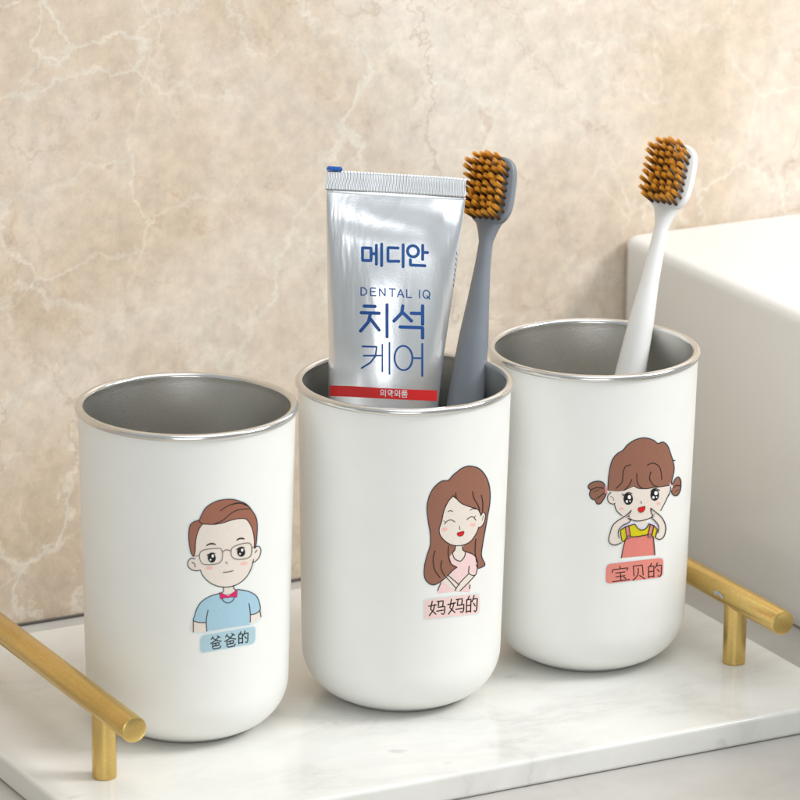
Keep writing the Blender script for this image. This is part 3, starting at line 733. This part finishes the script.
    HAN = {
     'me': [[(.06, .2), (.42, .2), (.42, .78), (.06, .78), (.06, .2)], [(.42, .46), (.6, .46)], [(.64, .06), (.64, .94)], [(.86, .0), (.86, 1.0)]],
     'di': [[(.62, .16), (.1, .16), (.1, .78), (.66, .76)], [(.88, .0), (.88, 1.0)]],
     'an': ['O3', [(.76, .0), (.76, .66)], [(.76, .33), (.98, .33)], [(.2, .7), (.2, .95), (.86, .95)]],
     'chi': [[(.14, .06), (.5, .06)], [(.04, .27), (.64, .27)], [(.35, .27), (.28, .55), (.02, .84)], [(.34, .45), (.64, .8)], [(.9, .0), (.9, 1.0)]],
     'seok': [[(.3, .02), (.27, .24), (.03, .5)], [(.29, .22), (.56, .48)], [(.56, .24), (.9, .24)], [(.9, .0), (.9, .57)], [(.22, .68), (.9, .68), (.9, 1.0)]],
     'ke': [[(.08, .14), (.54, .14), (.5, .44), (.33, .66), (.05, .84)], [(.12, .44), (.7, .42)], [(.72, .06), (.72, .93)], [(.95, .0), (.95, 1.0)]],
     'eo': ['O1', [(.62, .45), (.92, .45)], [(.92, .0), (.92, 1.0)]],
     'ui': ['Os', [(.05, .75), (.7, .72)], [(.88, 0), (.88, 1)]],
     'yak': ['Os', [(.74, 0), (.74, .6)], [(.74, .2), (.95, .2)], [(.74, .42), (.95, .42)], [(.2, .72), (.78, .72), (.78, 1)]],
     'oe': ['Os', [(.37, .55), (.37, .72)], [(.05, .76), (.7, .73)], [(.88, 0), (.88, 1)]],
     'pum': [[(.1, .03), (.9, .03)], [(.3, .03), (.3, .3)], [(.7, .03), (.7, .3)], [(.1, .3), (.9, .3)], [(.0, .5), (1, .5)], [(.5, .5), (.5, .66)], [(.15, .68), (.85, .68), (.85, .98), (.15, .98), (.15, .68)]],
    }
    ov = {'O3': ('O', (.32, .3), .25, .26), 'O1': ('O', (.33, .46), .28, .38), 'Os': ('O', (.36, .28), .25, .25)}
    HAN = {k: [ov[s] if isinstance(s, str) else s for s in v] for k, v in HAN.items()}
    def W_(gl, x0, y0, x1, y1, w, mat, slope=.045):
        write(D, gl, [(x0, y0), (x1, y0 + (x1 - x0) * slope), (x0, y1)], w, mat, HAN)
    # brand line, sub line, two big words; positions are where each stands on the tube's front
    W_('me', 361, 243.5, 385, 265, 2.9, NAVY, .03); W_('di', 386, 244, 405.5, 266, 2.9, NAVY); W_('an', 406, 244.5, 428, 266, 2.9, NAVY)
    LAT = {'D': [[(0, 0), (0, 1)], [(0, 0), (.45, .02), (.85, .3), (.85, .7), (.45, .98), (0, 1)]], 'E': [[(.75, 0), (0, 0), (0, 1), (.78, 1)], [(0, .48), (.68, .48)]],
           'N': [[(0, 1), (0, 0), (.85, 1), (.85, 0)]], 'T': [[(0, 0), (.9, 0)], [(.45, 0), (.45, 1)]], 'A': [[(0, 1), (.47, 0), (.94, 1)], [(.18, .68), (.76, .68)]],
           'L': [[(0, 0), (0, 1), (.7, 1)]], 'I': [[(.1, 0), (.1, 1)]], 'Q': [('O', (.5, .5), .5, .52), [(.6, .72), (1.0, 1.08)]]}
    x = 361.0; adv = {'D': 9.6, 'E': 8.9, 'N': 9.8, 'T': 8.2, 'A': 9.3, 'L': 8.6, ' ': 3.6, 'I': 4.2, 'Q': 9}
    for ch in 'DENTAL IQ':
        if ch != ' ':
            y = 287.6 + (x - 361) * .045
            write(D, ch, [(x, y), (x + 6.6, y + .3), (x, y + 7.6)], 1.15, NAVY, LAT)
        x += adv[ch]
    W_('chi', 360, 304, 390, 336, 3.3, NAVY, .03); W_('seok', 393, 305, 426, 337, 3.3, NAVY, .03)
    W_('ke', 360, 342, 391, 373, 1.75, NAVY, .03); W_('eo', 393, 343, 425, 375, 1.75, NAVY, .03)
    # the red band across, with its small white writing, and the start of a second red block
    D.fill([(329.5, 385.5), (350, 386), (380, 388), (410, 389.5), (437.5, 390.5), (437, 401), (410, 400), (380, 398.5), (350, 396.8), (329.5, 396)], REDB, smooth=False)
    for gl, x0 in (('ui', 380), ('yak', 387.2), ('oe', 394.2), ('pum', 401.3)): W_(gl, x0, 389.6 + (x0 - 380) * .04, x0 + 6.2, 396.4 + (x0 - 380) * .04, .75, WH, .04)
    D.fill([(352, 406), (366, 405.5), (366, 414), (352, 414)], REDB, smooth=False)
    D.build('lettering', t, base)
    # small side print near the right edge
    D = Decal(onto, lambda p: p, .0009)
    for k in range(7):
        x = 456.5 - k * .55; y = 252 + k * 5.4; D.stroke([(x, y), (x + .7, y + 3.2)], .55, NAVY, smooth=False)
    D.build('side_print', t, base)
tube()

# ------------------------------------------------------------------ toothbrushes
def tuft_mesh():
    rnd = random.Random(3); vs, fs, mi = [], [], []
    for k in range(44):
        r = .066 * math.sqrt(rnd.random()); a = rnd.random() * 6.283; x, y = r * math.cos(a), r * math.sin(a)
        dark = rnd.random() < .22; L = (.72 + rnd.random() * .16) if dark else (.93 + rnd.random() * .07)
        sx, sy = x * 1.2 + rnd.uniform(-.012, .012), y * 1.2 + rnd.uniform(-.012, .012); w = .0095
        b = len(vs)
        for (px, py, pz, ww) in ((x * .8, y * .8, -.05, w), (sx * .95 + x * .05, sy * .95 + y * .05, L * .7, w), (sx, sy, L, w * .6)):
            for q in range(4):
                t = q * math.pi / 2 + a; vs.append((px + ww * math.cos(t), py + ww * math.sin(t), pz))
        for lv in (0, 4):
            for q in range(4): fs.append((b + lv + q, b + lv + (q + 1) % 4, b + lv + 4 + (q + 1) % 4, b + lv + 4 + q)); mi.append(1 if dark else 0)
        fs.append((b + 8, b + 9, b + 10, b + 11)); mi.append(1 if dark else 0)
    me = bpy.data.meshes.new('bristle_tuft'); me.from_pydata([tuple(c * S for c in v) for v in vs], [], fs)
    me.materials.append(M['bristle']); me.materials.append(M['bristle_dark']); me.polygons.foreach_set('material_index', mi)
    me.polygons.foreach_set('use_smooth', [True] * len(fs)); me.update(); return me
TUFT = tuft_mesh()

def toothbrush(F, Rm, neck, tip, mat, label, face, hw):
    F, Rm = V(F), V(Rm); A = (Rm - F).normalized()
    B = (RT * face[0] + UP * face[1] - FWD * face[2]); B = (B - A * B.dot(A)).normalized(); Wd = A.cross(B).normalized()
    base = tuple(F)
    t = thing('toothbrush', label, 'toothbrush', base, 'two toothbrushes with orange bristles')
    n = 40
    # s, half width (Wd), half thickness (B), centre shift along B
    tab = [(0, .35, .3, 0), (.35, hw * .85, .42, 0), (3, hw, .47, 0), (9, hw, .46, 0), (neck - 6.2, hw * .95, .45, 0), (neck - 4, hw * .76, .40, 0), (neck - 2.7, hw * .56, .32, 0), (neck - 1.4, .27, .25, 0), (neck - .6, .24, .235, -.02), (neck - .15, .38, .24, -.05), (neck + .3, .6, .24, -.07)]
    def sec(s, a, b, c, p=2.3):
        out = []
        for i in range(n):
            th = 2 * math.pi * i / n; c_, s_ = math.cos(th), math.sin(th)
            out.append(tuple(F + A * s + Wd * (a * math.copysign(abs(c_) ** (2 / p), c_)) + B * (c + b * math.copysign(abs(s_) ** (2 / p), s_))))
        return out
    ss = [0, .03, .1, .2] + [.35 + .25 * k for k in range(int((neck - .55 - .35) / .25) + 1)] + [neck - .4, neck - .3, neck - .2, neck - .1, neck, neck + .1, neck + .2, neck + .3]
    secs = [sec(s, *[v * (.55 if s == 0 else .8 if s < .05 else 1) if k < 2 else v for k, v in enumerate(lint(tab, s) if s > 1 else interp(tab, s))]) for s in ss]
    # smooth widths along the length
    vs, fs = loft(secs, n); mesh_obj('handle', vs, fs, mat, t, base)
    # head: rounded oblong plate with softened edges
    L0, L1 = neck - .02, tip + .06; hwid = .84; m = 60
    def outline(inset):
        pts = []; a = (L1 - L0) / 2 - inset; b = hwid - inset; cy = (L0 + L1) / 2; p = 3.6
        for i in range(m):
            th = 2 * math.pi * i / m; c_, s_ = math.cos(th), math.sin(th)
            x = b * math.copysign(abs(c_) ** (2 / p), c_); y = a * math.copysign(abs(s_) ** (2 / p), s_)
            if y < 0: x *= 1 - .22 * (abs(y) / a) ** 3
            pts.append((x, y + cy))
        return pts
    def lay(inset, h): return [tuple(F + A * y + Wd * x + B * h) for x, y in outline(inset)]
    secs = [lay(.2, -.31), lay(.09, -.27), lay(.02, -.18), lay(0, -.08), lay(0, .08), lay(.02, .13), lay(.06, .155)]
    vs, fs = loft(secs, m); head = mesh_obj('head', vs, fs, mat, t, base)
    Q = Matrix((Wd, A, B)).transposed()
    if Q.determinant() < 0: Q = Matrix((-Wd, A, B)).transposed()
    rnd = random.Random(5)
    rows = 9; pitch = (L1 - L0 - .42) / (rows - 1)
    for i in range(rows):
        y = L0 + .24 + i * pitch
        cols = 6 if 0 < i < rows - 1 else 5
        if i == rows - 1: cols = 4
        for j in range(cols):
            x = (j - (cols - 1) / 2) * .238
            o = link(bpy.data.objects.new('bristle_tuft', TUFT), head)
            tilt = Matrix.Rotation(-.16 + rnd.uniform(-.05, .05), 3, 'X') @ Matrix.Rotation(rnd.uniform(-.05, .05) + x * .10, 3, 'Y') @ Matrix.Rotation(rnd.uniform(0, 6.28), 3, 'Z')
            pos = A * (y) + Wd * x + B * .15
            o.matrix_local = Matrix.Translation(pos * S) @ (Q @ tilt).to_4x4() @ Matrix.Scale(rnd.uniform(.93, 1.04), 4)
    return t
toothbrush((-1, -2.55, .4), (2.05, .33, 11.2), 16.45, 18.8, M['grey_plastic'], 'grey toothbrush with orange bristles leaning in the middle cup', (-.42, .2, .9), .70)
toothbrush((5.4, -1.3, .4), (9.4, 1.2, 11.2), 16.25, 18.6, M['white_plastic'], 'white toothbrush with orange bristles leaning in the right cup', (-.44, .2, .88), .58)

# ------------------------------------------------------------------ light
def area(name, loc, target, sx, sy, power, col):
    l = bpy.data.lights.new(name, 'AREA'); l.shape = 'RECTANGLE'; l.size = sx; l.size_y = sy; l.energy = power; l.color = col
    o = link(bpy.data.objects.new(name, l)); o.location = V(loc) * S
    d = (V(target) - V(loc)) * S; o.rotation_euler = d.to_track_quat('-Z', 'Y').to_euler(); return o
area('key_softbox', (95, -62, 98), (2, 2, 4), .45, .45, 13, (1, .995, .985))
area('top_softbox', (10, -40, 120), (0, 0, 4), 1.0, .8, 4.5, (1, 1, 1))
area('added_front_fill', (-95, -190, 12), (-1, 0, 12), 1.1, .9, 8, (.97, .985, 1))  # added area light behind the camera, brightens the foil tube and cup fronts
w = bpy.data.worlds.new('World'); scene.world = w; w.use_nodes = True
nt = w.node_tree; bg = nt.nodes['Background']
tc = N(nt, 'ShaderNodeTexCoord'); sp = N(nt, 'ShaderNodeSeparateXYZ'); nt.links.new(tc.outputs['Generated'], sp.inputs[0])
rp = ramp(nt, [(.0, (.48, .5, .505, 1)), (.5, (.58, .605, .61, 1)), (.75, (.89, .94, .96, 1)), (1, (.93, .98, 1, 1))])
mr = N(nt, 'ShaderNodeMapRange'); mr.inputs[1].default_value = -1; mr.inputs[2].default_value = 1
nt.links.new(sp.outputs[2], mr.inputs[0]); nt.links.new(mr.outputs[0], rp.inputs[0]); nt.links.new(rp.outputs[0], bg.inputs['Color'])
bg.inputs['Strength'].default_value = .57

scene.view_settings.view_transform = 'Standard'; scene.view_settings.look = 'None'
scene.view_settings.exposure = .05; scene.view_settings.gamma = 1
scene.render.film_transparent = False
scene.cycles.max_bounces = 8
